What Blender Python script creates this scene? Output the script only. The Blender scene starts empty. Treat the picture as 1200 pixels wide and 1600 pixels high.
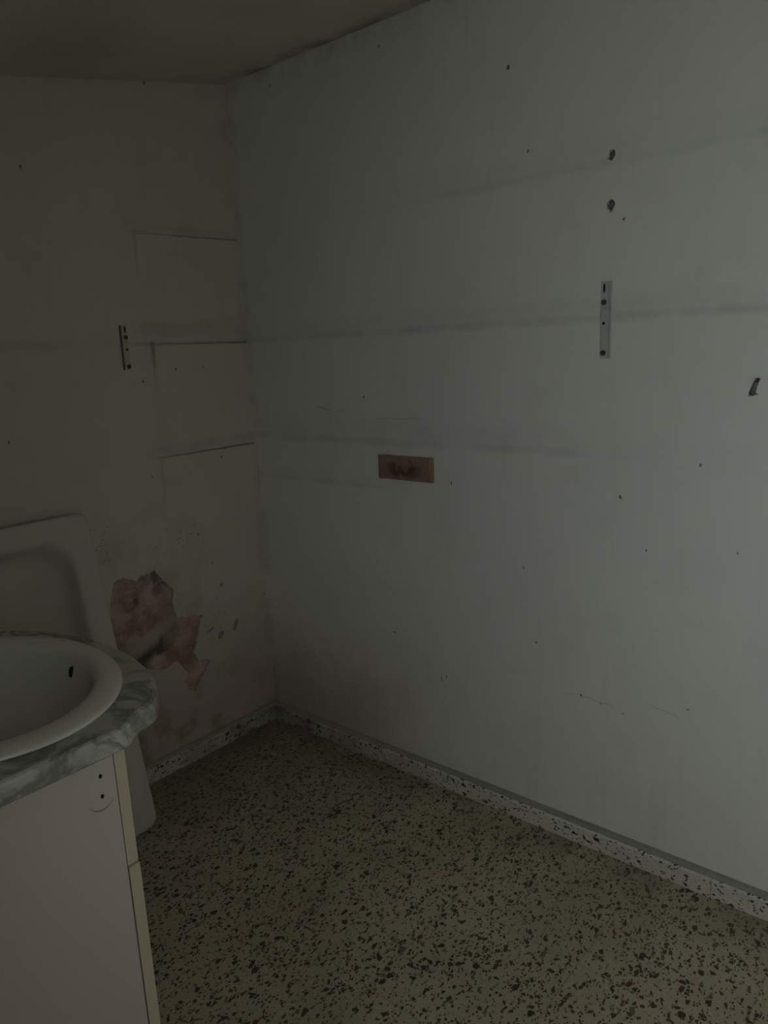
import bpy, bmesh, math, random
from mathutils import Matrix, Vector, noise as mnoise

# ------------------------------------------------------------------ camera, world, light, exposure
scene = bpy.context.scene
col = scene.collection
cam_data = bpy.data.cameras.new('camera')
cam = bpy.data.objects.new('camera', cam_data)
col.objects.link(cam)
cam_data.sensor_fit = 'VERTICAL'
cam_data.sensor_height = 24.0
cam_data.lens = 1170.0 / 1600.0 * 24.0
cam_data.clip_start = 0.02
cam.matrix_world = Matrix((
    (0.64250476, 0.19039726, -0.74225098, -1.71805),
    (-0.76502772, 0.10398911, -0.6355461, -2.05704),
    (-0.04382021, 0.97618397, 0.21247268, 1.34976),
    (0, 0, 0, 1)))
scene.camera = cam

world = bpy.data.worlds.new('overcast_sky')
scene.world = world
world.use_nodes = True
bg = world.node_tree.nodes['Background']
bg.inputs['Color'].default_value = (0.875, 1.0, 1.02, 1)
bg.inputs['Strength'].default_value = 1.0

# the photographer stands beside the left wall's large open window: daylight comes in through it
# (the portal only guides the sampling of the sky)
ROOM_X, WIN_X, NIB_Y, FRONT_Y = -2.35, -1.80, -2.10, -3.10    # left wall, its nearer part with the window, the step between them, front wall
WIN_Y0, WIN_Y1, WIN_Z0, WIN_Z1, WALL_T = -2.70, -2.17, 0.64, 1.855, 0.06
pd = bpy.data.lights.new('window_portal', 'AREA')
pd.shape = 'RECTANGLE'
pd.size = WIN_Z1 - WIN_Z0
pd.size_y = WIN_Y1 - WIN_Y0
pd.cycles.is_portal = True
portal = bpy.data.objects.new('window_portal', pd)
col.objects.link(portal)
portal.location = (WIN_X - WALL_T - 0.01, (WIN_Y0 + WIN_Y1) / 2, (WIN_Z0 + WIN_Z1) / 2)
portal.rotation_euler = (0, math.radians(-90), 0)      # -Z of the lamp looks along +X

vs = scene.view_settings
vs.view_transform = 'Standard'
vs.look = 'None'
vs.gamma = 1.0
vs.use_curve_mapping = False
vs.exposure = 2.45
scene.cycles.max_bounces = 5
scene.cycles.diffuse_bounces = 4
scene.cycles.glossy_bounces = 2
scene.cycles.adaptive_threshold = 0.04

CEIL = 2.2             # ceiling height along the right wall
SLOPE = 0.184          # it drops towards the left
rnd = random.Random(7)


# ------------------------------------------------------------------ node helpers
class E:
    """a socket inside a node tree with arithmetic"""
    def __init__(s, nt, sock): s.nt, s.s = nt, sock
    def _m(s, op, *a, clamp=False):
        n = s.nt.nodes.new('ShaderNodeMath'); n.operation = op; n.use_clamp = clamp
        for i, v in enumerate((s,) + a):
            if isinstance(v, E): s.nt.links.new(v.s, n.inputs[i])
            else: n.inputs[i].default_value = v
        return E(s.nt, n.outputs[0])
    def __add__(s, o): return s._m('ADD', o)
    __radd__ = __add__
    def __sub__(s, o): return s._m('SUBTRACT', o)
    def __rsub__(s, o): return (s * -1.0) + o
    def __mul__(s, o): return s._m('MULTIPLY', o)
    __rmul__ = __mul__
    def __truediv__(s, o): return s._m('DIVIDE', o)
    def pow(s, o): return s._m('POWER', o)
    def abs(s): return s._m('ABSOLUTE')
    def gt(s, o): return s._m('GREATER_THAN', o)
    def lt(s, o): return s._m('LESS_THAN', o)
    def max(s, o): return s._m('MAXIMUM', o)
    def min(s, o): return s._m('MINIMUM', o)
    def clamp(s): return s._m('ADD', 0.0, clamp=True)
    def ramp(s, a, b):                       # smoothstep a..b -> 0..1
        n = s.nt.nodes.new('ShaderNodeMapRange'); n.interpolation_type = 'SMOOTHSTEP'
        s.nt.links.new(s.s, n.inputs[0])
        n.inputs[1].default_value = a; n.inputs[2].default_value = b
        n.inputs[3].default_value = 0.0; n.inputs[4].default_value = 1.0
        return E(s.nt, n.outputs[0])
    def bell(s, c, w):                       # soft bump round c of half-width w
        return 1.0 - ((s - c) / w).abs().ramp(0.0, 1.0)


class Mat:
    def __init__(s, name, rough=0.6, spec=0.3, plane=None):
        s.m = bpy.data.materials.new(name); s.m.use_nodes = True
        s.nt = s.m.node_tree
        s.b = s.nt.nodes['Principled BSDF']
        s.b.inputs['Roughness'].default_value = rough
        s.b.inputs['Specular IOR Level'].default_value = spec
        tc = s.nt.nodes.new('ShaderNodeTexCoord'); s.co = tc.outputs['Object']
        sp = s.nt.nodes.new('ShaderNodeSeparateXYZ'); s.nt.links.new(s.co, sp.inputs[0])
        s.x, s.y, s.z = (E(s.nt, sp.outputs[i]) for i in range(3))
        s.dim = '3D'
        if plane:                                # flat surface: cheaper two-dimensional textures in its own plane
            cb = s.nt.nodes.new('ShaderNodeCombineXYZ'); s.dim = '2D'
            for k, ax in enumerate(plane):
                e = s.x + s.y if ax == 'w' else getattr(s, ax)
                s.nt.links.new(e.s, cb.inputs[k])
            s.co = cb.outputs[0]
    def vec(s, scale=(1, 1, 1), loc=(0, 0, 0)):
        n = s.nt.nodes.new('ShaderNodeMapping'); s.nt.links.new(s.co, n.inputs[0])
        n.inputs['Scale'].default_value = scale; n.inputs['Location'].default_value = loc
        return n.outputs[0]
    def noise(s, scale, detail=4, rough=0.55, vec=None, dist=0.0, color=False):
        n = s.nt.nodes.new('ShaderNodeTexNoise'); n.noise_dimensions = s.dim; s.nt.links.new(vec or s.co, n.inputs['Vector'])
        n.inputs['Scale'].default_value = scale; n.inputs['Detail'].default_value = detail
        n.inputs['Roughness'].default_value = rough; n.inputs['Distortion'].default_value = dist
        return n.outputs['Color'] if color else E(s.nt, n.outputs[0])
    def noise3(s, scale, detail=4, rough=0.55, vec=None):
        sp = s.nt.nodes.new('ShaderNodeSeparateColor')
        s.nt.links.new(s.noise(scale, detail, rough, vec, color=True), sp.inputs[0])
        return [E(s.nt, sp.outputs[i]) for i in range(3)]
    def warp(s, scale, amount, vec=None):
        c = s.noise(scale, 3, vec=vec, color=True)
        a = s.nt.nodes.new('ShaderNodeVectorMath'); a.operation = 'SUBTRACT'
        s.nt.links.new(c, a.inputs[0]); a.inputs[1].default_value = (.5, .5, .5)
        b = s.nt.nodes.new('ShaderNodeVectorMath'); b.operation = 'MULTIPLY_ADD'
        s.nt.links.new(a.outputs[0], b.inputs[0]); b.inputs[1].default_value = (amount,) * 3
        s.nt.links.new(vec or s.co, b.inputs[2])
        return b.outputs[0]
    def voronoi(s, scale, vec, feature='F1', rand=1.0):
        n = s.nt.nodes.new('ShaderNodeTexVoronoi'); n.voronoi_dimensions = s.dim; n.feature = feature
        s.nt.links.new(vec, n.inputs['Vector']); n.inputs['Scale'].default_value = scale
        n.inputs['Randomness'].default_value = rand
        if feature == 'DISTANCE_TO_EDGE': return E(s.nt, n.outputs['Distance'])
        sp = s.nt.nodes.new('ShaderNodeSeparateColor'); s.nt.links.new(n.outputs['Color'], sp.inputs[0])
        return E(s.nt, n.outputs['Distance']), [E(s.nt, sp.outputs[i]) for i in range(3)]
    def rgb(s, c):
        n = s.nt.nodes.new('ShaderNodeRGB'); n.outputs[0].default_value = (*c, 1); return n.outputs[0]
    def mix(s, f, a, b):
        n = s.nt.nodes.new('ShaderNodeMix'); n.data_type = 'RGBA'
        if isinstance(f, E): s.nt.links.new(f.s, n.inputs['Factor'])
        else: n.inputs['Factor'].default_value = f
        for k, v in ((6, a), (7, b)):
            if isinstance(v, tuple): n.inputs[k].default_value = (*v, 1)
            else: s.nt.links.new(v, n.inputs[k])
        return n.outputs[2]
    def color(s, c):
        if isinstance(c, tuple): s.b.inputs['Base Color'].default_value = (*c, 1)
        else: s.nt.links.new(c, s.b.inputs['Base Color'])
        return s
    def bump(s, h, strength=0.3, dist=0.002):
        n = s.nt.nodes.new('ShaderNodeBump'); n.inputs['Strength'].default_value = strength
        n.inputs['Distance'].default_value = dist
        s.nt.links.new(h.s, n.inputs['Height']); s.nt.links.new(n.outputs[0], s.b.inputs['Normal'])
        return s
    def rough(s, e): s.nt.links.new(e.s, s.b.inputs['Roughness']); return s


WALL = (0.735, 0.685, 0.61)


def wall_common(name, plane, base=WALL, dirt=1.0):
    m = Mat(name, 0.75, 0.2, plane)
    m.A = m.noise3(1.6, 1.5)                   # broad
    m.B = m.noise3(7.0, 3.5, 0.6)              # blotches
    m.S = m.noise(5.0, 3, vec=m.vec((6, 0.6, 1)))   # vertical streaks
    c = m.mix(((m.A[0] - 0.35) * 2.0).clamp(), base, tuple(k * 0.93 for k in base))
    c = m.mix(m.S.ramp(0.5, 0.85) * (0.16 * dirt), c, (0.45, 0.43, 0.38))
    c = m.mix(m.B[0].ramp(0.52, 0.75) * (0.16 * dirt), c, (0.42, 0.40, 0.36))
    m.bump(m.noise(26, 2, 0.6), 0.22, 0.003)
    return m, c


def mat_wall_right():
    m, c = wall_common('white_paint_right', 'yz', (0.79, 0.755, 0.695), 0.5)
    A, B, S = m.A, m.B, m.S
    n1 = B[1].ramp(0.30, 0.70) * 0.8 + 0.2
    h = m.y * -1.0                                       # distance from the room corner along the wall
    def band(c, z, w, up, a, h0, h1, sw=0.25):
        core = m.z.bell(z, w) * 1.0
        soft = m.z.bell(z + up * 0.6, up) * 0.5
        rng = h.ramp(h0 - sw, h0 + 0.01) * (1.0 - h.ramp(h1 - 0.2, h1 + sw))
        return m.mix(((core + soft) * rng * n1 * a).clamp(), c, (0.16, 0.155, 0.14))
    c = band(c, 1.398, 0.018, 0.045, 0.22, -0.1, 1.85)   # ghost lines of the old shelf boards
    c = band(c, 1.735, 0.018, 0.05, 0.14, 0.8, 1.9)
    c = band(c, 1.075, 0.020, 0.06, 0.20, 0.0, 1.25)
    c = band(c, 0.935, 0.012, 0.03, 0.18, 0.05, 0.55)
    # pinkish brown tint, stronger towards the foot of the wall and the corner
    foot_tint = (1.0 - (m.z + (B[2] - 0.5) * 0.25).ramp(0.05, 0.50)) * (1.0 - (h + (A[1] - 0.5) * .3).ramp(0.35, 0.95))
    c = m.mix(foot_tint * 0.75, c, (0.40, 0.29, 0.26))
    scuff = (1.0 - (m.z + (A[2] - .5) * 0.3).ramp(0.1, 0.5)) * S.ramp(0.5, 0.75)
    c = m.mix(scuff * 0.07, c, (0.36, 0.345, 0.30))
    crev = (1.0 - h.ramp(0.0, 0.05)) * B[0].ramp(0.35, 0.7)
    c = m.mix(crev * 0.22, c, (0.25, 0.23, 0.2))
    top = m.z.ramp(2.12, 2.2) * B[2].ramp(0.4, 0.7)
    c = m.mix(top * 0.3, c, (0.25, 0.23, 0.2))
    m.color(c)
    return m.m


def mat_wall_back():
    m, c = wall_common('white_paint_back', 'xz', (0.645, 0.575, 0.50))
    A, B, S = m.A, m.B, m.S
    n1 = B[1].ramp(0.3, 0.7) * 0.7 + 0.3
    d = m.x * -1.0
    def band(c, z, w, up, a, h1):
        core = m.z.bell(z, w)
        soft = m.z.bell(z + up * 0.8, up) * 0.55
        rng = 1.0 - d.ramp(h1 - 0.05, h1 + 0.04)
        return m.mix(((core + soft) * rng * n1 * a).clamp(), c, (0.12, 0.115, 0.10))
    c = band(c, 1.722, 0.006, 0.02, 0.35, 0.41)
    c = band(c, 1.396, 0.010, 0.05, 0.50, 0.43)
    c = band(c, 1.047, 0.007, 0.03, 0.40, 0.40)
    c = m.mix(m.z.bell(1.40, 0.03) * d.ramp(0.35, 0.6) * n1 * 0.18, c, (0.2, 0.19, 0.17))
    # vertical edges of the repainted panels below the boards, and a drip
    c = m.mix(d.bell(0.395, 0.010) * m.z.ramp(1.56, 1.70) * (1.0 - m.z.ramp(1.71, 1.73)) * 0.3, c, (0.2, 0.19, 0.17))
    c = m.mix(d.bell(0.372, 0.014) * m.z.ramp(1.24, 1.40) * (1.0 - m.z.ramp(1.395, 1.41)) * 0.75, c, (0.2, 0.19, 0.17))
    c = m.mix(d.bell(0.385, 0.012) * m.z.ramp(0.8, 1.03) * (1.0 - m.z.ramp(1.04, 1.06)) * 0.22, c, (0.25, 0.23, 0.2))
    # foot of the wall: darker pinkish tint with yellowish mould patches
    foot_tint = 1.0 - (m.z + (B[2] - 0.5) * 0.3).ramp(0.15, 0.60)
    c = m.mix(foot_tint * 0.7, c, (0.42, 0.31, 0.275))
    mould = (1.0 - m.z.ramp(0.12, 0.36)) * B[1].ramp(0.46, 0.62)
    c = m.mix(mould * 0.6, c, (0.26, 0.235, 0.12))
    near = ((m.x + 0.45).pow(2.0) + (m.z - 0.62).pow(2.0)).pow(0.5)
    c = m.mix((1.0 - near.ramp(0.12, 0.34)) * B[0].ramp(0.35, 0.75) * 0.45, c, (0.40, 0.29, 0.26))
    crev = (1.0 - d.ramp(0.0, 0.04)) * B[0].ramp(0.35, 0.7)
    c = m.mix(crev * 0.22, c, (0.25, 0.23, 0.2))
    m.color(c)
    return m.m


def mat_plaster():
    m = Mat('bare_brown_plaster', 0.95, 0.1, 'xz')
    n = m.noise(9, 6, 0.65)
    c = m.mix(n.ramp(0.35, 0.68), (0.31, 0.21, 0.172), (0.56, 0.425, 0.37))
    spot = m.noise(16, 4, vec=m.vec((1, 1, 1), (2.3, 0, 5.1)))
    c = m.mix(spot.ramp(0.58, 0.72) * 0.7, c, (0.10, 0.085, 0.065))
    # pale ridge of render left across the middle, a black mould smear below it
    r = m.z - (m.x + 0.60) * 0.42 - 0.435 + (m.noise(12, 4) - 0.5) * 0.07
    c = m.mix(r.bell(0.0, 0.045) * 0.75, c, (0.50, 0.39, 0.34))
    c = m.mix((r + 0.055).bell(0.0, 0.05) * m.x.bell(-0.50, 0.14) * 0.85, c, (0.07, 0.068, 0.05))
    g = ((m.x + 0.445).pow(2.0) + (m.z - 0.625).pow(2.0)).pow(0.5)
    c = m.mix((1.0 - g.ramp(0.008, 0.03)) * 0.6, c, (0.10, 0.08, 0.065))
    m.color(c)
    m.bump(m.noise(45, 5, 0.7), 0.7, 0.006)
    return m.m


def terrazzo(name, plane, base, base2, chips, density, zscale=1.0, joints=False, offset=0.0, corner_dark=False):
    m = Mat(name, 0.5, 0.35, plane)
    v = m.warp(40, 0.010)
    c = m.mix(m.noise(3.0, 4).ramp(0.3, 0.7), base, base2)
    c = m.mix(m.noise(170, 4, 0.7).ramp(0.52, 0.72) * 0.55, c, tuple(k * 0.42 for k in base))
    c = m.mix(m.noise(120, 3, vec=m.vec(loc=(4, 2, 1))).ramp(0.6, 0.8) * 0.5, c, tuple(min(1, k * 1.35) for k in base))
    first = True
    for sc, p, t, seed in ((150, density * 1.05, 0.16, 3.0), (92, density * 1.0, 0.14, 0.0), (58, density * 0.60, 0.15, 9.0)):
        mp = m.nt.nodes.new('ShaderNodeMapping'); m.nt.links.new(v, mp.inputs[0])
        mp.inputs['Location'].default_value = (seed + offset, seed * 0.7, seed * 1.3)
        mp.inputs['Rotation'].default_value = (0, 0, seed)
        mp.inputs['Scale'].default_value = (1.0, 1.35, 1.0)
        _, rc = m.voronoi(sc, mp.outputs[0])
        e = m.voronoi(sc, mp.outputs[0], 'DISTANCE_TO_EDGE')
        thr = rc[1] * 0.16 + t * 0.45
        chip = (e - thr).ramp(0.0, 0.05) * rc[0].lt(p)
        cc = m.mix(rc[2].gt(0.80), chips[0], chips[1])
        cc = m.mix(rc[2].lt(0.14), cc, chips[2])
        c = m.mix(chip * 0.95, c, cc)
    # worn dirt film
    c = m.mix(m.noise(2.2, 5).ramp(0.48, 0.75) * 0.30, c, (0.16, 0.145, 0.11))
    if joints:
        def joint(q, pitch, o):
            f = ((q + o) / pitch)._m('FRACT')
            return (f - 0.5).abs().gt(0.5 - 0.0018 / pitch)
        j = joint(m.x, 0.33, 0.07).max(joint(m.y, 0.33, 0.115))
        c = m.mix(j * 0.28, c, (0.12, 0.11, 0.085))
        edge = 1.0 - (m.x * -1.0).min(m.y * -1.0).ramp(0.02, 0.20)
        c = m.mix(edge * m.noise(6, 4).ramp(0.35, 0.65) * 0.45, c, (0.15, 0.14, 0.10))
    if corner_dark or joints:                       # patchy darker tone towards the far corner
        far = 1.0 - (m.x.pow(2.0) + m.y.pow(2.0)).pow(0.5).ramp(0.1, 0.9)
        c = m.mix(far * (m.noise(7, 4).ramp(0.3, 0.65) * 0.6 + 0.4) * (0.75 if corner_dark else 0.5), c, (0.13, 0.12, 0.09))
    m.color(c)
    m.rough(m.noise(25, 2) * 0.25 + 0.42)
    return m.m


def mat_marble():
    m = Mat('grey_green_marble', 0.4, 0.35)
    v = m.warp(4, 0.12)
    a = m.noise(7, 5, 0.6, vec=v)
    c = m.mix(a.ramp(0.36, 0.66), (0.48, 0.47, 0.405), (0.66, 0.63, 0.56))
    vein = (m.noise(9, 4, 0.6, vec=v, dist=0.6) - 0.5).abs()
    c = m.mix((1.0 - vein.ramp(0.0, 0.085)) * 0.8, c, (0.21, 0.215, 0.175))
    c = m.mix((m.noise(22, 5, 0.65, vec=v)).ramp(0.5, 0.75) * 0.5, c, (0.24, 0.24, 0.20))
    c = m.mix(m.noise(5, 3, vec=m.vec(loc=(1, 5, 2))).ramp(0.54, 0.75) * 0.6, c, (0.62, 0.54, 0.49))
    m.color(c)
    return m.m


def plain(name, colour, rough=0.5, spec=0.4, var=0.12, scale=8, dark=0.6, metal=0.0, bump=0.0):
    m = Mat(name, rough, spec)
    c = m.mix(m.noise(scale, 5, 0.6).ramp(0.45, 0.8) * var, colour, tuple(k * dark for k in colour))
    m.color(c)
    m.b.inputs['Metallic'].default_value = metal
    if bump: m.bump(m.noise(scale * 4, 4), bump, 0.002)
    return m.m


def mat_wood():
    m = Mat('dark_red_brown_wood', 0.7, 0.25)
    g = m.noise(30, 5, vec=m.vec((1, 0.12, 1)))
    c = m.mix(g.ramp(0.3, 0.7), (0.275, 0.165, 0.13), (0.38, 0.23, 0.18))
    w = m.noise(28, 4, vec=m.vec((1, 1, 1), (0, 0.31, 0.17)))
    ctr = 1.0 - (((m.y + 0.68) / 0.075).pow(2.0) + ((m.z - 1.0) / 0.04).pow(2.0)).ramp(0.1, 1.0)
    c = m.mix(ctr * w.ramp(0.42, 0.56) * 0.85, c, (0.085, 0.052, 0.038))
    m.color(c).bump(g, 0.4, 0.002)
    return m.m


M_RIGHT, M_BACK, M_PLASTER = mat_wall_right(), mat_wall_back(), mat_plaster()
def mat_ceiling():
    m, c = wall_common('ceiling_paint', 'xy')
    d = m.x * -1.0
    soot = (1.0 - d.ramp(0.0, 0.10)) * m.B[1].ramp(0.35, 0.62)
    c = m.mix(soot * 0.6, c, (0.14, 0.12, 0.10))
    c = m.mix(m.A[1].ramp(0.45, 0.7) * 0.35, c, (0.40, 0.37, 0.31))
    m.color(c)
    return m.m
M_CEIL = mat_ceiling()
M_PLAINWALL = (lambda t: (t[0].color(t[0].mix(0.9, t[1], (0.20, 0.165, 0.125))), t[0].m)[1])(wall_common('dark_unseen_wall', 'wz'))  # unseen left and front walls, darkened to cut the bounced light
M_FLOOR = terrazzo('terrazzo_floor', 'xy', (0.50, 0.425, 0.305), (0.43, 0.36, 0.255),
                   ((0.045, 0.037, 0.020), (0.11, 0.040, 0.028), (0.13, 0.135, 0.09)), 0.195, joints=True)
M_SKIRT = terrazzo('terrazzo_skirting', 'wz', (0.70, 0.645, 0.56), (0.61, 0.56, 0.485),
                   ((0.030, 0.030, 0.025), (0.06, 0.045, 0.035), (0.14, 0.14, 0.12)), 0.13, offset=4.4, corner_dark=True)
M_MORTAR = plain('grey_cement', (0.35, 0.32, 0.275), 0.9, 0.1, 0.5, 20, bump=0.4)
M_MARBLE = mat_marble()
M_CERAMIC = plain('white_ceramic', (0.80, 0.755, 0.68), 0.22, 0.5, 0.25, 6, 0.75)
M_TRAY = plain('dusty_white_acrylic', (0.60, 0.555, 0.49), 0.45, 0.4, 0.45, 5, 0.72)
M_MELAMINE = plain('white_melamine', (0.73, 0.62, 0.555), 0.5, 0.35, 0.18, 3, 0.82)
M_EDGE = plain('yellowed_edge_band', (0.72, 0.62, 0.46), 0.5, 0.35, 0.2, 9, 0.8)
M_DARK = plain('dark_hole', (0.03, 0.029, 0.024), 0.95, 0.1, 0.5, 40)
M_GRIME = plain('grime_ridge', (0.30, 0.28, 0.245), 0.9, 0.1, 0.8, 14, 0.5)
M_CHIP = plain('bare_chip', (0.33, 0.285, 0.24), 0.9, 0.1, 0.6, 40, 0.6)
M_HOLE = plain('torn_plaster_hole', (0.12, 0.12, 0.105), 0.95, 0.1, 0.6, 90, 0.5)
M_RUST = plain('rust_stained_flange', (0.15, 0.135, 0.11), 0.8, 0.2, 0.6, 30, 0.6)
M_PLATE_DIM = plain('painted_over_plate', (0.50, 0.455, 0.385), 0.7, 0.2, 0.6, 30, 0.7)
M_FLECK = plain('grey_fleck', (0.22, 0.205, 0.18), 0.95, 0.1, 0.6, 50, 0.5)
M_HAIR = plain('hairline_grey', (0.34, 0.33, 0.30), 0.95, 0.1, 0.6, 30, 0.6)
M_PLATE = plain('painted_steel_plate', (0.52, 0.51, 0.47), 0.55, 0.4, 0.75, 30, 0.55)
M_SCREW = plain('rusty_screw', (0.09, 0.082, 0.07), 0.6, 0.4, 0.6, 60, 0.5, metal=0.3)
M_PLUG = plain('grey_plastic_plug', (0.19, 0.19, 0.17), 0.7, 0.3, 0.7, 70, 0.45)
M_CHROME = plain('dull_chrome', (0.5, 0.5, 0.48), 0.3, 0.5, 0.3, 20, metal=0.9)
M_WOOD = mat_wood()
M_WINFRAME = plain('painted_window_frame', (0.45, 0.40, 0.33), 0.55, 0.3, 0.3, 6)
M_OUTSIDE = plain('unseen_ground_bounce', (0.78, 0.77, 0.75), 0.9, 0.1, 0.2, 2)


# ------------------------------------------------------------------ mesh helpers
def link(name, bm, mat, parent=None, smooth=False):
    me = bpy.data.meshes.new(name)
    bmesh.ops.recalc_face_normals(bm, faces=bm.faces)
    bm.to_mesh(me); bm.free()
    if smooth:
        for p in me.polygons: p.use_smooth = True
    me.materials.append(mat)
    o = bpy.data.objects.new(name, me)
    col.objects.link(o)
    if parent: o.parent = parent
    return o


def structure(o): o['kind'] = 'structure'; return o


def tag(o, label, cat, group=None):
    o['label'] = label; o['category'] = cat
    if group: o['group'] = group
    return o


def empty(name, loc=(0, 0, 0)):
    o = bpy.data.objects.new(name, None); col.objects.link(o)
    o.empty_display_size = 0.1; o.location = loc
    return o


def box(bm, a, b, bevel=0.0, seg=2):
    r = bmesh.ops.create_cube(bm, size=1.0)
    vs_ = r['verts']
    for v in vs_:
        v.co = Vector([a[i] + (v.co[i] + 0.5) * (b[i] - a[i]) for i in range(3)])
    if bevel:
        es = list({e for v in vs_ for e in v.link_edges})
        bmesh.ops.bevel(bm, geom=es, offset=bevel, segments=seg, affect='EDGES', profile=0.5)
    return bm


def boxed(a, b, bevel=0.0, seg=2): return box(bmesh.new(), a, b, bevel, seg)


def loft(bm, loops, cap0=False, cap1=False, closed=True):
    rings = [[bm.verts.new(p) for p in lp] for lp in loops]
    n = len(rings[0])
    for a, b in zip(rings, rings[1:]):
        for i in range(n if closed else n - 1):
            j = (i + 1) % n
            bm.faces.new((a[i], a[j], b[j], b[i]))
    if cap0: bm.faces.new(rings[0])
    if cap1: bm.faces.new(rings[-1])
    return rings


def tube(bm, pts, radii, n=10):
    """round tube through pts with a radius at each point, ends capped"""
    loops = []
    for i, p in enumerate(pts):
        p = Vector(p)
        d = (Vector(pts[min(i + 1, len(pts) - 1)]) - Vector(pts[max(i - 1, 0)])).normalized()
        u = d.orthogonal().normalized(); w = d.cross(u)
        loops.append([p + radii[i] * (math.cos(t) * u + math.sin(t) * w) for t in [2 * math.pi * k / n for k in range(n)]])
    loft(bm, loops, True, True)
    return bm


def ragged(pts, step=0.008, amp=0.004, seed=1):
    """subdivide a closed 2-D outline and roughen it"""
    r = random.Random(seed); out = []
    for i, p in enumerate(pts):
        q = pts[(i + 1) % len(pts)]
        d = math.dist(p, q); k = max(1, int(d / step))
        for t in range(k):
            f = t / k
            out.append((p[0] + (q[0] - p[0]) * f + r.uniform(-amp, amp), p[1] + (q[1] - p[1]) * f + r.uniform(-amp, amp)))
    return out


def blob(cx, cz, rx, rz, n=12, j=0.25, seed=1, rot=0.0):
    r = random.Random(seed); out = []
    for i in range(n):
        t = 2 * math.pi * i / n; k = 1 + r.uniform(-j, j)
        a, b = rx * k * math.cos(t), rz * k * math.sin(t)
        out.append((cx + a * math.cos(rot) - b * math.sin(rot), cz + a * math.sin(rot) + b * math.cos(rot)))
    return out


def wall_sheet(name, mat, to3, outline, holes, thick):
    """a wall with real holes: to3(u, v, depth) -> point; holes = [(outline, depth)]"""
    bm = bmesh.new()
    def ring(pts, d): return [bm.verts.new(to3(u, v, d)) for u, v in pts]
    def edges(r): return [bm.edges.new((r[i], r[(i + 1) % len(r)])) for i in range(len(r))]
    outer = ring(outline, 0.0)
    all_e = edges(outer)
    for pts, d in holes:
        r = ring(pts, 0.0); all_e += edges(r)
        b = ring(pts, d)
        for i in range(len(r)):
            j = (i + 1) % len(r); bm.faces.new((r[i], r[j], b[j], b[i]))
    bmesh.ops.triangle_fill(bm, edges=all_e, use_beauty=True)
    back = ring(outline, thick)
    for i in range(len(outer)):
        j = (i + 1) % len(outer); bm.faces.new((outer[i], outer[j], back[j], back[i]))
    bm.faces.new(back)
    return structure(link(name, bm, mat))


# ------------------------------------------------------------------ the setting
def ceil_z(x): return CEIL + SLOPE * x

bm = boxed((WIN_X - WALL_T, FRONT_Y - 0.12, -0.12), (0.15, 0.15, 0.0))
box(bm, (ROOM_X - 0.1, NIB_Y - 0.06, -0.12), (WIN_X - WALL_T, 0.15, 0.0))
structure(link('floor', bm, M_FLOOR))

# ceiling: sloped slab
bm = bmesh.new()
for xa, xb, ya, yb in ((WIN_X - WALL_T, 0.15, FRONT_Y - 0.15, 0.15), (ROOM_X - 0.1, WIN_X - WALL_T, NIB_Y - 0.06, 0.15)):
    lo = [(xb, yb), (xb, ya), (xa, ya), (xa, yb)]
    loft(bm, [[(x, y, ceil_z(x)) for x, y in lo], [(x, y, ceil_z(x) + 0.12) for x, y in lo]], True, True)
structure(link('ceiling', bm, M_CEIL))

# back wall (plane y = 0) with the place where the plaster has fallen off
PATCH = [(-0.595, 0.688), (-0.579, 0.696), (-0.561, 0.697), (-0.546, 0.691), (-0.526, 0.677), (-0.491, 0.689), (-0.455, 0.692),
         (-0.431, 0.660), (-0.391, 0.610), (-0.401, 0.573), (-0.396, 0.532), (-0.388, 0.516), (-0.331, 0.503), (-0.285, 0.493),
         (-0.304, 0.465), (-0.321, 0.413), (-0.336, 0.372), (-0.324, 0.339), (-0.272, 0.325), (-0.303, 0.289), (-0.328, 0.263),
         (-0.349, 0.236), (-0.371, 0.254), (-0.383, 0.284), (-0.366, 0.308), (-0.393, 0.346), (-0.410, 0.370), (-0.443, 0.358),
         (-0.495, 0.365), (-0.540, 0.40), (-0.596, 0.44), (-0.63, 0.50), (-0.625, 0.594)]
PATCH = ragged(PATCH, 0.009, 0.0035, 3)
FLAKES = [blob(-0.155, 0.415, 0.010, 0.019, 12, .2, 5, -0.5), blob(-0.222, 0.400, 0.010, 0.016, 10, .35, 6, -0.6),
          blob(-0.262, 0.430, 0.020, 0.005, 12, .4, 7, 0.3), blob(-0.202, 0.576, 0.009, 0.006, 9, .35, 8)]
back3 = lambda u, v, d: (u, d, v)
wb = wall_sheet('wall_back', M_BACK, back3,
                [(0.0, 0.0), (ROOM_X, 0.0), (ROOM_X, ceil_z(ROOM_X)), (0.0, CEIL)],
                [(PATCH, 0.013)] + [(f, 0.003) for f in FLAKES], 0.15)
bm = bmesh.new()
nx, nz = 64, 84
x0, x1, z0, z1 = -0.66, -0.25, 0.21, 0.72
grid = [[bm.verts.new((x0 + (x1 - x0) * i / nx,
                       0.0095 + 0.0055 * mnoise.noise((i * .22, k * .2, 1.7)) * .6 + 0.0018 * mnoise.noise((i * .7, k * .7, 5.0)),
                       z0 + (z1 - z0) * k / nz)) for i in range(nx + 1)] for k in range(nz + 1)]
for k in range(nz):
    for i in range(nx):
        bm.faces.new((grid[k][i], grid[k][i + 1], grid[k + 1][i + 1], grid[k + 1][i]))
for row in grid:
    for v in row: v.co.y = min(max(v.co.y, 0.0045), 0.0125)
p = link('bare_plaster', bm, M_PLASTER, wb, True)
p['label'] = 'bare brown plaster where the white paint has peeled off'
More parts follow.
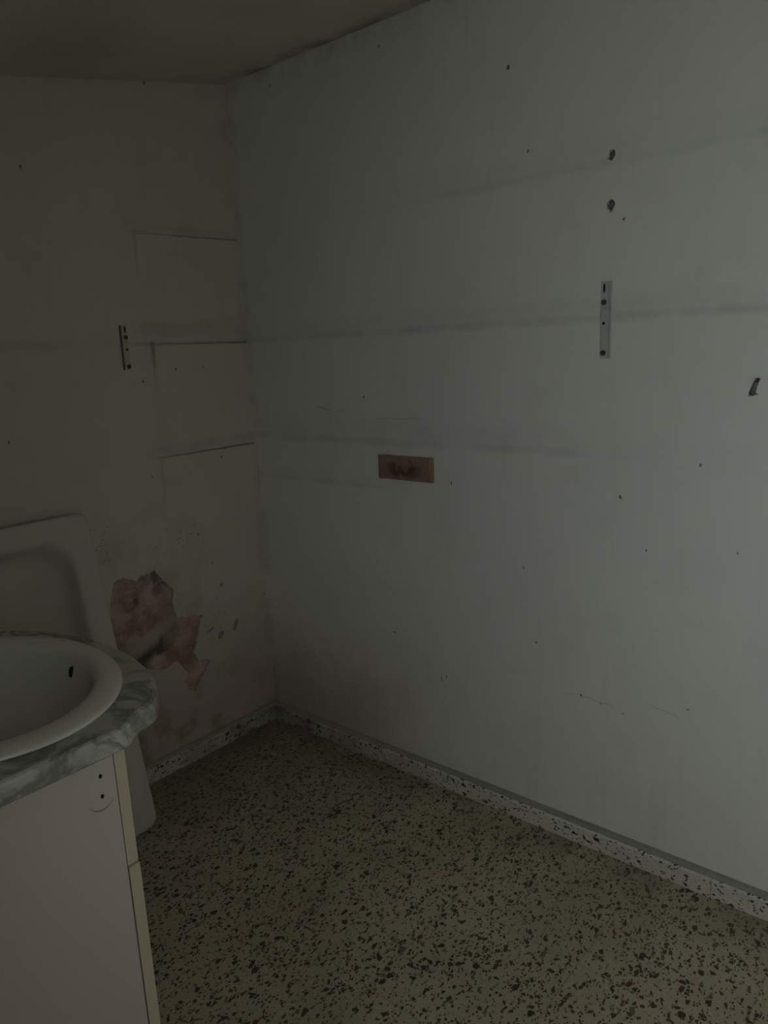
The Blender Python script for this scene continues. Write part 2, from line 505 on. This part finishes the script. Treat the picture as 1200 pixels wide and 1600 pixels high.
for f in FLAKES:
    bm = bmesh.new()
    cx = sum(a for a, b in f) / len(f); cz = sum(b for a, b in f) / len(f)
    bm.faces.new([bm.verts.new((cx + (a - cx) * 1.1, 0.0028, cz + (b - cz) * 1.1)) for a, b in f])
    link('paint_chip_hole', bm, M_CHIP, wb)

# right wall (plane x = 0), with two torn plug holes
HOLE_A = [(-1.305, 1.747), (-1.300, 1.753), (-1.302, 1.759), (-1.292 - .012, 1.763), (-1.308, 1.761), (-1.311, 1.753), (-1.308, 1.745), (-1.302, 1.738), (-1.296, 1.741), (-1.291, 1.7435)]
HOLE_A = [(-1.289, 1.744), (-1.294, 1.750), (-1.295, 1.758), (-1.300, 1.762), (-1.307, 1.761), (-1.310, 1.753), (-1.307, 1.746), (-1.301, 1.738), (-1.296, 1.741)]
HOLE_B = [(-1.292, 1.638), (-1.291, 1.648), (-1.296, 1.656), (-1.303, 1.658), (-1.309, 1.653), (-1.312, 1.646), (-1.308, 1.640), (-1.302, 1.628), (-1.299, 1.630), (-1.297, 1.636)]
right3 = lambda u, v, d: (d, u, v)
wr = wall_sheet('wall_right', M_RIGHT, right3,
                [(0.0, 0.0), (0.0, CEIL), (FRONT_Y, CEIL), (FRONT_Y, 0.0)],
                [(HOLE_A, 0.012), (HOLE_B, 0.012)], 0.15)
for h in (HOLE_A, HOLE_B):
    bm = bmesh.new()
    cx = sum(a for a, b in h) / len(h); cz = sum(b for a, b in h) / len(h)
    big = [(cx + (a - cx) * 1.25, cz + (b - cz) * 1.25) for a, b in h]
    loft(bm, [[(0.009, a, b) for a, b in big], [(0.016, a, b) for a, b in big]], True, True)
    link('hole_bottom', bm, M_HOLE, wr)

bm = bmesh.new()
prof = [(WIN_X - WALL_T, 0.0), (0.0, 0.0), (0.0, CEIL), (WIN_X - WALL_T, ceil_z(WIN_X - WALL_T))]
loft(bm, [[(x, FRONT_Y, z) for x, z in prof], [(x, FRONT_Y - 0.12, z) for x, z in prof]], True, True)
structure(link('wall_front', bm, M_PLAINWALL))
bm = bmesh.new()
XL = WIN_X - WALL_T
TOP = ceil_z(WIN_X) + 0.002
box(bm, (ROOM_X - 0.1, NIB_Y - 0.06, 0.0), (ROOM_X, 0.0, ceil_z(ROOM_X) + 0.002))
box(bm, (ROOM_X, NIB_Y - 0.06, 0.0), (WIN_X, NIB_Y, TOP))
box(bm, (XL, FRONT_Y, 0.0), (WIN_X, WIN_Y0, TOP))
box(bm, (XL, WIN_Y1, 0.0), (WIN_X, NIB_Y - 0.06, TOP))
box(bm, (XL, WIN_Y0, 0.0), (WIN_X, WIN_Y1, WIN_Z0))
box(bm, (XL, WIN_Y0, WIN_Z1), (WIN_X, WIN_Y1, TOP))
structure(link('wall_left', bm, M_PLAINWALL))
bm = bmesh.new()
box(bm, (XL - 0.005, WIN_Y0, WIN_Z0), (WIN_X + 0.005, WIN_Y0 + 0.03, WIN_Z1), 0.003)
box(bm, (XL - 0.005, WIN_Y1 - 0.03, WIN_Z0), (WIN_X + 0.005, WIN_Y1, WIN_Z1), 0.003)
box(bm, (XL - 0.005, WIN_Y0 + 0.03, WIN_Z1 - 0.03), (WIN_X + 0.005, WIN_Y1 - 0.03, WIN_Z1), 0.003)
box(bm, (XL - 0.02, WIN_Y0 + 0.03, WIN_Z0), (WIN_X + 0.03, WIN_Y1 - 0.03, WIN_Z0 + 0.02), 0.003)
structure(link('window_1', bm, M_WINFRAME))
structure(link('ground', boxed((-16, -14, -0.14), (XL - 0.05, 10, -0.02)), M_OUTSIDE))  # unseen ground added outside, kept pale to bounce daylight upwards

# terrazzo skirting: cement bed with tiles set on it
SK_H, SK_T = 0.051, 0.020
def run(name, tile_edges, along):
    L = tile_edges[-1]
    W = (lambda d, l, z: (-d, -l, z)) if along == 'y' else (lambda d, l, z: (-l, -d, z))
    def extrude(prof, a, b):
        bm = bmesh.new()
        loft(bm, [[W(d, a, z) for d, z in prof], [W(d, b, z) for d, z in prof]], True, True)
        return bm
    o = structure(link(name, extrude([(0.0, 0.0), (0.015, 0.0), (0.015, 0.054), (0.010, 0.0605), (0.0, 0.0625)], tile_edges[0], L), M_MORTAR))
    prof = [(0.013, 0.0), (SK_T, 0.0), (SK_T, SK_H - 0.004), (SK_T - 0.003, SK_H), (0.013, SK_H + 0.001)]
    for a, b in zip(tile_edges, tile_edges[1:]):
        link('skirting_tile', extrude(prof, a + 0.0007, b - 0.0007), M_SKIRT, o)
    return o
run('baseboard_right', [0.0, 0.27, 0.60, 0.93, 1.266, 1.60, 1.93, 2.26, 2.59, 2.92, 3.08], 'y')
run('baseboard_back', [0.02, 0.33, 0.66, 0.99, 1.32, 1.65, 1.98, 2.33], 'x')

# paint ridges left along the old shelf boards on the back wall
for z, xa, xb, w, dz in ((1.716, -0.395, -0.008, 0.0045, 0.010), (1.394, -0.375, -0.003, 0.006, 0.0), (1.044, -0.385, -0.004, 0.007, 0.003)):
    bm = bmesh.new(); loops = []
    K = 26
    for i in range(K + 1):
        f = i / K; x = xa + (xb - xa) * f
        hgt = w * (0.25 + 0.75 * f) * (1 + 0.5 * mnoise.noise((x * 40, z * 9, 0)))
        prt = 0.0028 * (0.3 + 0.7 * f)
        zz = z + dz * f + 0.0015 * mnoise.noise((x * 18, z, 3))
        loops.append([(x, 0.0005, zz - hgt / 2), (x, -prt, zz - hgt * .25), (x, -prt * .8, zz + hgt * .3), (x, 0.0005, zz + hgt / 2)])
    loft(bm, loops, True, True)
    link('paint_ridge', bm, M_GRIME, wb)


def flecks(name, parent, to3, spots, mat, lines=()):
    """scattered nail holes, specks and hair cracks: too small to pick apart"""
    bm = bmesh.new()
    for i, (u, v, rx, rz, rot) in enumerate(spots):
        pts = blob(u, v, rx, rz, 8, 0.3, i + 11, rot)
        rr = [bm.verts.new(to3(a, b, 0.0003)) for a, b in pts]
        ff = [bm.verts.new(to3(u + (a - u) * .8, v + (b - v) * .8, -0.0009)) for a, b in pts]
        for k in range(8): bm.faces.new((rr[k], rr[(k + 1) % 8], ff[(k + 1) % 8], ff[k]))
        bm.faces.new(ff)
    for pts, w in lines:
        pts = [Vector(q) for q in pts]
        prev = None
        for i, q in enumerate(pts):
            d = (pts[min(i + 1, len(pts) - 1)] - pts[max(i - 1, 0)]).normalized()
            nrm = Vector((-d.y, d.x)) * w * (0.25 if i in (0, len(pts) - 1) else 0.5)
            cur = [bm.verts.new(to3(q.x + nrm.x, q.y + nrm.y, 0.0002)), bm.verts.new(to3(q.x, q.y, -0.0008)), bm.verts.new(to3(q.x - nrm.x, q.y - nrm.y, 0.0002))]
            if prev:
                for k in (0, 1): bm.faces.new((prev[k], prev[k + 1], cur[k + 1], cur[k]))
            prev = cur
    o = link(name, bm, mat, parent); o['kind'] = 'stuff'
    return o


def wiggle(a, b, n, amp, seed):
    r = random.Random(seed)
    return [(a[0] + (b[0] - a[0]) * i / n + r.uniform(-amp, amp), a[1] + (b[1] - a[1]) * i / n + r.uniform(-amp, amp)) for i in range(n + 1)]


RS = [(-1.038, 1.992, .0055, .006, 0), (-0.642, 2.143, .003, .005, 0), (-0.206, 2.148, .002, .005, 0), (-0.525, 1.209, .0035, .0035, 0),
      (-0.842, 0.969, .0022, .007, 0), (-1.074, 0.756, .002, .005, 0), (-1.339, 0.975, .004, .005, 0), (-1.523, 1.065, .003, .005, .5),
      (-0.609, 0.468, .003, .004, 0), (-0.788, 0.358, .002, .006, 0), (-1.091, 1.798, .003, .004, .4), (-1.333, 1.611, .0035, .004, 0),
      (-0.807, 0.367, .0018, .006, 0), (-1.112, 0.549, .003, .003, 0), (-1.407, 0.851, .002, .003, 0), (-1.611, 0.874, .003, .002, 0),
      (-1.245, 0.430, .003, .004, 0), (-1.30, 0.422, .002, .003, 0), (-1.36, 0.412, .002, .002, 0), (-1.52, 0.47, .003, .002, 0)]
flecks('nail_hole_specks', wr, right3, RS, M_FLECK)
flecks('hairline_scratches', wr, right3, [], M_HAIR, [
    (wiggle((-1.235, 0.430), (-1.335, 0.424), 9, .003, 1), .0016), (wiggle((-0.325, 1.178), (-0.385, 1.166), 5, .002, 2), .0022),
    (wiggle((-0.40, 1.164), (-0.45, 1.170), 5, .003, 3), .0012), (wiggle((-0.56, 1.147), (-0.75, 1.149), 9, .002, 4), .0014),
    (wiggle((-1.43, 0.455), (-1.50, 0.44), 6, .004, 6), .0012),
    (wiggle((-1.19, 0.42), (-1.235, 0.43), 5, .003, 8), .0010)])
r = random.Random(21)
BS = [(-0.306, 2.140, .003, .006, 0), (-0.709, 1.855, .004, .005, 0), (-0.842, 1.149, .003, .006, 0), (-0.296, 1.316, .003, .005, 0),
      (-0.192, 1.319, .0025, .005, 0), (-0.417, 1.285, .003, .006, 0), (-0.003 - .01, 0.49, .003, .004, 0), (-0.228, 0.661, .004, .003, 0),
      (-0.273, 0.772, .004, .003, 0), (-0.150, 1.047 - .03, .0025, .004, 0), (-0.423, 0.991, .002, .003, 0)]
for _ in range(26): BS.append((r.gauss(-0.36, .045), r.gauss(0.79, .025), r.uniform(.0012, .0035), r.uniform(.0012, .003), r.uniform(0, 3)))
for _ in range(34): BS.append((r.uniform(-0.66, -0.58), r.uniform(0.76, 0.87), r.uniform(.001, .003), r.uniform(.001, .003), r.uniform(0, 3)))
for _ in range(22): BS.append((r.gauss(-0.25, .03), r.gauss(0.43, .03), r.uniform(.0012, .004), r.uniform(.0012, .003), r.uniform(0, 3)))
flecks('nail_hole_specks', wb, back3, BS[:11], M_FLECK)
flecks('paint_flecks', wb, back3, BS[11:], M_HAIR)


# ------------------------------------------------------------------ things on the walls
# wooden block let into the right wall
BX, BY0, BY1, BZ0, BZ1 = -0.012, -0.783, -0.581, 0.966, 1.038
bm = bmesh.new()
K, L = 22, 9
front = []
for k in range(L + 1):
    row = []
    for i in range(K + 1):
        y = BY0 + (BY1 - BY0) * i / K; z = BZ0 + (BZ1 - BZ0) * k / L
        edge = min(i, K - i, k, L - k)
        dep = 0.0012 * mnoise.noise((i * .35, k * .45, 2)) + (0.0025 if edge == 0 else 0.0)
        gouge = max(0.0, 1 - ((y + 0.685) / 0.05) ** 2 - ((z - 1.0) / 0.028) ** 2) * 0.004 * (0.6 + 0.5 * mnoise.noise((i * .6, k * .8, 7)))
        row.append(bm.verts.new((BX + dep + gouge, y + (0.0008 * mnoise.noise((k * .7, 3, 1)) if i in (0, K) else 0), z + 0.001 * mnoise.noise((i * .3, 8, 1)))))
    front.append(row)
for k in range(L):
    for i in range(K): bm.faces.new((front[k][i], front[k][i + 1], front[k + 1][i + 1], front[k + 1][i]))
border = front[0][:] + [front[k][K] for k in range(1, L + 1)] + front[L][K - 1::-1] + [front[k][0] for k in range(L - 1, 0, -1)]
backv = [bm.verts.new((0.0002, v.co.y, v.co.z)) for v in border]
for i in range(len(border)):
    j = (i + 1) % len(border); bm.faces.new((border[i], border[j], backv[j], backv[i]))
bm.faces.new(backv)
tag(link('wooden_block', bm, M_WOOD), 'dark reddish-brown wooden block fixed flat on the right wall', 'wood block')


def bracket_plate(label, along_y, pos, h, w, m_plate, m_flange):
    """steel angle plate screwed to a wall; local: u along the wall, v up, d out of the wall; pos = lower edge centre"""
    t = empty('bracket_plate', pos)
    def T(u, v, d): return (-d, -u, v) if along_y else (-u, -d, v)     # u runs towards the photographer's side
    def P(name, bm, m, par=t): return link(name, bm, m, par)
    def bx(u0, u1, v0, v1, d0, d1, bev):
        a, b = T(u0, v0, d0), T(u1, v1, d1)
        return boxed([min(a[i], b[i]) for i in range(3)], [max(a[i], b[i]) for i in range(3)], bev)
    P('plate', bx(-w / 2, w / 2, 0, h, 0.0, 0.003, 0.0008), m_plate)
    P('flange', bx(w / 2 - 0.0028, w / 2, 0.0, h * 0.985, 0.003, 0.009, 0.0008), m_flange)
    P('top_lip', bx(-w / 2 + 0.001, w / 2 - 0.003, h - 0.0035, h - 0.0005, 0.003, 0.006, 0.0006), m_plate)
    uc = -w * 0.20
    def disc(v, r, d, name, m, flat=1.0, n=14):
        bm = bmesh.new()
        lp = lambda rr, dd: [T(uc + rr * math.cos(2 * math.pi * k / n), v + rr * flat * math.sin(2 * math.pi * k / n), dd) for k in range(n)]
        loft(bm, [lp(r, 0.0028), lp(r, 0.003 + d * .6), lp(r * .7, 0.003 + d)], True, True)
        return P(name, bm, m)
    for v, r in ((h * 0.73, 0.0065), (h * 0.075, 0.0068)):
        s = disc(v, r, 0.0028, 'screw', M_SCREW)
        sl = link('screw_slot', bx(uc - r * .7, uc + r * .7, v - .0008, v + .0008, 0.0052, 0.0062, 0), M_DARK, s)
    disc(h * 0.46, 0.0038, 0.0004, 'screw_hole', M_DARK)
    disc(h * 0.91, 0.0026, 0.0004, 'slot', M_DARK, 4.2)
    return tag(t, label, 'bracket', 'shelf bracket plates')


bracket_plate('tall grey steel bracket plate with screws on the bright right wall', True, (0.0, -1.296, 1.305), 0.176, 0.027, M_PLATE, M_PLATE)
bracket_plate('small steel bracket plate on the dim back wall left of the shelf marks', False, (-0.467, 0.0, 1.322), 0.130, 0.026, M_PLATE_DIM, M_RUST)


def wall_plug(label, y, z, seed):
    t = empty('wall_plug', (0.006, y, z))
    rr = random.Random(seed)
    bm = bmesh.new(); n = 10
    lp = lambda r_, x: [(x, r_ * math.cos(2 * math.pi * k / n) * rr.uniform(.85, 1.1), r_ * math.sin(2 * math.pi * k / n)) for k in range(n)]
    loft(bm, [lp(.0062, .004), lp(.0062, -.003), lp(.0058, -.0045), lp(.0036, -.0045), lp(.0032, .002)], False, True)
    link('sleeve', bm, M_PLUG, t)
    bm = bmesh.new()
    for k in range(3):
        a = rr.uniform(0, 6.28)
        tube(bm, [(0.002, .003 * math.cos(a), .003 * math.sin(a)), (-.004, .006 * math.cos(a), .006 * math.sin(a) - .001), (-.007, .008 * math.cos(a), .007 * math.sin(a) - .003)], [.0018, .0014, .0006], 6)
    link('torn_plaster', bm, M_PLUG, t)
    return tag(t, label, 'wall plug', 'torn wall plugs')


wall_plug('upper of two dark torn wall plugs high on the right wall', -1.301, 1.751, 4)
wall_plug('lower of two dark torn wall plugs, above the steel bracket plate', -1.302, 1.645, 9)

# plastic anchor with a bent screw sticking out, near the right border
t = empty('screw_anchor', (0.0, -1.627, 1.236))
bm = bmesh.new()
tube(bm, [(0.001, 0.006, -0.012), (-0.004, 0.003, -0.006), (-0.008, -0.001, 0.004), (-0.011, -0.005, 0.013)], [.0064, .0060, .0048, .0040], 10)
link('plug_body', bm, M_PLUG, t, True)
bm = bmesh.new()
tube(bm, [(-0.009, -0.003, 0.008), (-0.013, -0.0075, 0.017), (-0.014, -0.0085, 0.0195)], [.0022, .0036, .0040], 10)
link('screw_head', bm, M_SCREW, t)
bm = bmesh.new()
for d in ((0.012, -0.018), (-0.006, -0.0135), (0.004, -0.017)):
    tube(bm, [(-0.003, 0.004, -0.009), (-0.003, (0.004 + d[0]) / 2, (-0.009 + d[1]) / 2 - .001), (-0.001, d[0], d[1])], [.0034, .0026, .0010], 7)
link('split_wing', bm, M_PLUG, t)
tag(t, 'small dark screw anchor sticking out of the right wall at the picture edge', 'screw anchor')


# ------------------------------------------------------------------ shower tray leaning on the back wall
def round_rect(x0, x1, z0, z1, r, n=8):
    out = []
    for cx, cz, a0 in ((x1 - r, z1 - r, 0), (x0 + r, z1 - r, 90), (x0 + r, z0 + r, 180), (x1 - r, z0 + r, 270)):
        for k in range(n + 1):
            a = math.radians(a0 + 90 * k / n); out.append((cx + r * math.cos(a), cz + r * math.sin(a)))
    return out


TW, TH = 0.74, 0.945
tray = empty('shower_tray', (-0.677 - TW / 2, -0.238, 0.0082))
tray.rotation_euler = (-math.atan2(0.19, 0.93), 0, 0)
bm = bmesh.new()
def rr(o, r, y): return [(x, y, z) for x, z in round_rect(-TW / 2 + o, TW / 2 - o, o, TH - o, r)]
loft(bm, [rr(0.006, .030, 0.040), rr(0.0, .032, 0.040), rr(0.0, .032, 0.006), rr(0.002, .032, 0.002), rr(0.006, .030, 0.0),
          rr(0.056, .075, 0.0), rr(0.064, .082, 0.002), rr(0.070, .085, 0.007), rr(0.076, .088, 0.018), rr(0.086, .092, 0.036),
          rr(0.100, .095, 0.047), rr(0.125, .090, 0.052), rr(0.20, .06, 0.054), rr(0.33, .03, 0.056)], False, True)
body = link('tray_shell', bm, M_TRAY, tray, True)
sol = body.modifiers.new('thickness', 'SOLIDIFY'); sol.thickness = 0.004; sol.offset = -1
bm = bmesh.new()
n = 24
lp = lambda r_, y: [(-0.10 + r_ * math.cos(2 * math.pi * k / n), y, 0.17 + r_ * math.sin(2 * math.pi * k / n)) for k in range(n)]
loft(bm, [lp(.045, .053), lp(.045, .050), lp(.040, .049), lp(.028, .050), lp(.026, .053)], False, True)
link('drain_ring', bm, M_CHROME, tray)
tag(tray, 'white shower tray standing on edge, leaning on the back wall behind the washbasin', 'shower tray')

# ------------------------------------------------------------------ vanity: cabinet, marble top, basin
CX0, CX1, CY0, CY1, CTOP = -1.655, -1.2405, -1.120, -0.590, 0.818
cab = empty('vanity_cabinet', (-1.44, -0.855, 0.0))
def cpart(name, a, b, mat, bevel=0.0008, par=None):
    o = link(name, boxed([a[i] - cab.location[i] for i in range(3)], [b[i] - cab.location[i] for i in range(3)], bevel, 1), mat, par or cab)
    return o
side = cpart('side_panel', (CX0, CY0, 0.0), (CX1, CY0 + 0.018, CTOP), M_MELAMINE)
cpart('side_panel', (CX0, CY1 - 0.018, 0.0), (CX1, CY1, CTOP), M_MELAMINE)
cpart('back_panel', (CX0, CY0 + 0.018, 0.06), (CX0 + 0.008, CY1 - 0.018, CTOP), M_MELAMINE)
cpart('bottom_panel', (CX0 + 0.008, CY0 + 0.018, 0.08), (CX1, CY1 - 0.018, 0.098), M_MELAMINE)
cpart('plinth', (CX1 - 0.05, CY0 + 0.018, 0.0), (CX1 - 0.034, CY1 - 0.018, 0.08), M_MELAMINE)
SAG = 0.100                                   # the front bows out in the middle, like the top
ym = (CY0 + CY1) / 2
def bow(y): return SAG * max(0.0, 1.0 - ((y - ym) / (CY1 - ym)) ** 2) ** 1.6
def bowed(name, x_in, x_out, ya, yb, za, zb, mat, n=16, bev=0.0012):
    bm = bmesh.new(); loops = []
    for i in range(n + 1):
        y = ya + (yb - ya) * i / n; b_ = bow(max(CY0, min(CY1, y)))
        xi, xo = x_in + b_, x_out + b_
        loops.append([(x - cab.location[0], y - cab.location[1], z) for x, z in
                      ((xi, za), (xo - bev, za), (xo, za + bev), (xo, zb - bev), (xo - bev, zb), (xi, zb))])
    loft(bm, loops, True, True)
    return link(name, bm, mat, cab)
bowed('drawer_front', CX1 + 0.0008, CX1 + 0.0178, CY0 + 0.0002, CY1 - 0.001, 0.6215, CTOP - 0.004, M_EDGE)
for a, b, k in ((CY0 - 0.0012, ym - 0.0015, -1), (ym + 0.0015, CY1 - 0.001, 1)):
    d = bowed('door', CX1 + 0.0012, CX1 + 0.0190, a, b, 0.085, 0.6180, M_EDGE)
    bm = bmesh.new()
    yk = ym + k * 0.03
    ky = yk - cab.location[1]; kx = CX1 + 0.0190 + bow(yk) - cab.location[0]
    tube(bm, [(kx, ky, .54), (kx + .006, ky, .54), (kx + .010, ky, .54), (kx + .020, ky, .54), (kx + .024, ky, .54)], [.006, .005, .010, .012, .007], 14)
    link('knob', bm, M_CHROME, d, True)
# two screw holes and the round trace of a towel ring on the near side panel
for (x, z) in ((-1.263, 0.780), (-1.264, 0.749)):
    bm = bmesh.new(); n = 10
    lp = lambda r_, y: [(x - cab.location[0] + r_ * math.cos(2 * math.pi * k / n), y - cab.location[1], z + r_ * 1.3 * math.sin(2 * math.pi * k / n)) for k in range(n)]
    loft(bm, [lp(.0026, CY0 + .001), lp(.0026, CY0 - .0006), lp(.0016, CY0 - .0008)], True, True)
    link('screw_hole', bm, M_DARK, side)
bm = bmesh.new(); loops = []
for k in range(17):
    a = math.radians(195 + 130 * k / 16); R = 0.0205
    w = 0.0010 * math.sin(math.pi * (k + .5) / 17)
    c0 = (-1.2655 - cab.location[0], CY0 - cab.location[1], 0.7490)
    loops.append([(c0[0] + (R + s) * math.cos(a), c0[1] - o, c0[2] + (R + s) * math.sin(a)) for s, o in ((-w, -.0002), (-w, .0004), (w, .0004), (w, -.0002))])
loft(bm, loops, True, True)
link('ring_trace', bm, M_HAIR, side)
tag(cab, 'white melamine vanity cabinet with yellowed door edges under the marble top', 'cabinet')

# marble top: straight back, bowed front, S-curve at the near front corner
half = [(-1.250, -1.148), (-1.232, -1.147), (-1.220, -1.140), (-1.210, -1.130), (-1.197, -1.122), (-1.180, -1.119), (-1.163, -1.112), (-1.148, -1.097),
        (-1.128, -1.068), (-1.108, -1.030), (-1.094, -0.985), (-1.083, -0.935), (-1.078, -0.883), (-1.077, -0.850)]
CYM = -0.850
front_e = half + [(x, 2 * CYM - y) for x, y in half[-2::-1]]
outline = [(-1.665, -1.148)] + front_e + [(-1.665, 2 * CYM + 1.148)]
def resample(pts, step):
    out = []
    for i, p_ in enumerate(pts):
        q = pts[(i + 1) % len(pts)]; k = max(1, int(math.dist(p_, q) / step))
        for s in range(k): out.append((p_[0] + (q[0] - p_[0]) * s / k, p_[1] + (q[1] - p_[1]) * s / k))
    return out
outline = resample(outline, 0.014)
def inset(pts, d):
    n = len(pts); area = sum(pts[i][0] * pts[(i + 1) % n][1] - pts[(i + 1) % n][0] * pts[i][1] for i in range(n))
    s = 1 if area > 0 else -1; out = []
    for i in range(n):
        a, b = Vector(pts[i - 1]), Vector(pts[(i + 1) % n]); t_ = (b - a).normalized()
        out.append((pts[i][0] - t_.y * s * d, pts[i][1] + t_.x * s * d))
    return out
RIMC, RX, RY = (-1.3165, -0.848), 0.2085, 0.2640
ZT = 0.850
bm = bmesh.new()
top_in, edge_in = inset(outline, 0.0065), inset(outline, 0.002)
O = (-1.4, -0.85)
def L3(p2, z): return (p2[0] - O[0], p2[1] - O[1], z - 0.818)
rings = loft(bm, [[L3(p_, 0.818) for p_ in edge_in], [L3(p_, 0.8205) for p_ in outline], [L3(p_, ZT - 0.0065) for p_ in outline],
                  [L3(p_, ZT - 0.002) for p_ in edge_in], [L3(p_, ZT) for p_ in top_in]])
N = 48
cut = [(RIMC[0] + (RX - .022) * math.cos(2 * math.pi * k / N), RIMC[1] + (RY - .022) * math.sin(2 * math.pi * k / N)) for k in range(N)]
hr = loft(bm, [[L3(p_, 0.818) for p_ in cut], [L3(p_, ZT) for p_ in cut]])
for a, b in ((rings[0], hr[0]), (rings[-1], hr[1])):
    es = [bm.edges.get((q[i], q[(i + 1) % len(q)])) for q in (a, b) for i in range(len(q))]
    bmesh.ops.triangle_fill(bm, edges=es, use_beauty=True)
top = link('marble_countertop', bm, M_MARBLE)
top.location = (O[0], O[1], 0.818)
tag(top, 'grey veined marble countertop with bowed front edge, on the white cabinet', 'countertop')

# oval drop-in basin
basin = empty('oval_washbasin', (RIMC[0], RIMC[1], ZT))
N = 64
def er(o, z): return [((RX - o) * math.cos(2 * math.pi * k / N), (RY - o * 1.30) * math.sin(2 * math.pi * k / N), z) for k in range(N)]
def es_(s, z): return [((RX - .09) * s * math.cos(2 * math.pi * k / N), (RY - .09) * s * math.sin(2 * math.pi * k / N), z) for k in range(N)]
bm = bmesh.new()
loft(bm, [er(0.010, 0.0), er(0.003, 0.0010), er(0.0, 0.0028), er(-0.0004, 0.0048), er(0.0010, 0.0072), er(0.006, 0.0092), er(0.016, 0.0112), er(0.030, 0.0118),
          er(0.0365, 0.0095), er(0.0405, 0.0040), er(0.0430, -0.005), er(0.0475, -0.026), er(0.054, -0.060), er(0.066, -0.095), er(0.084, -0.120),
          es_(0.9, -0.136), es_(0.62, -0.147), es_(0.35, -0.151), es_(0.16, -0.153)], False, True)
bowl = link('bowl', bm, M_CERAMIC, basin, True)
sol = bowl.modifiers.new('thickness', 'SOLIDIFY'); sol.thickness = 0.008; sol.offset = -1
bm = bmesh.new(); n = 24
lp = lambda r_, z: [(r_ * math.cos(2 * math.pi * k / n), r_ * math.sin(2 * math.pi * k / n), z) for k in range(n)]
loft(bm, [lp(.030, -.1525), lp(.030, -.150), lp(.024, -.149), lp(.020, -.152)], False, True)
link('drain', bm, M_CHROME, basin)
# overflow slot in the front wall of the bowl
OVF = dict(theta=0.02, z=-0.027, o=0.0477)
bm = bmesh.new(); n = 16
th = OVF['theta']
c0 = Vector(((RX - OVF['o']) * math.cos(th), (RY - OVF['o']) * math.sin(th), OVF['z']))
nrm = Vector((-math.cos(th), -math.sin(th), 0.0)).normalized()
tan = Vector((-nrm.y, nrm.x, 0)); up = Vector((0, 0, 1))
lp = lambda s, d: [c0 + nrm * d + tan * (s * .0055 * math.cos(2 * math.pi * k / n) + s * .0045 * math.sin(2 * math.pi * k / n)) + up * (s * .0145 * math.sin(2 * math.pi * k / n)) for k in range(n)]
loft(bm, [lp(1.0, -.004), lp(1.0, .0012), lp(.8, .0014)], True, True)
link('overflow_slot', bm, M_DARK, basin)
tag(basin, 'white oval ceramic washbasin set into the marble countertop', 'washbasin')
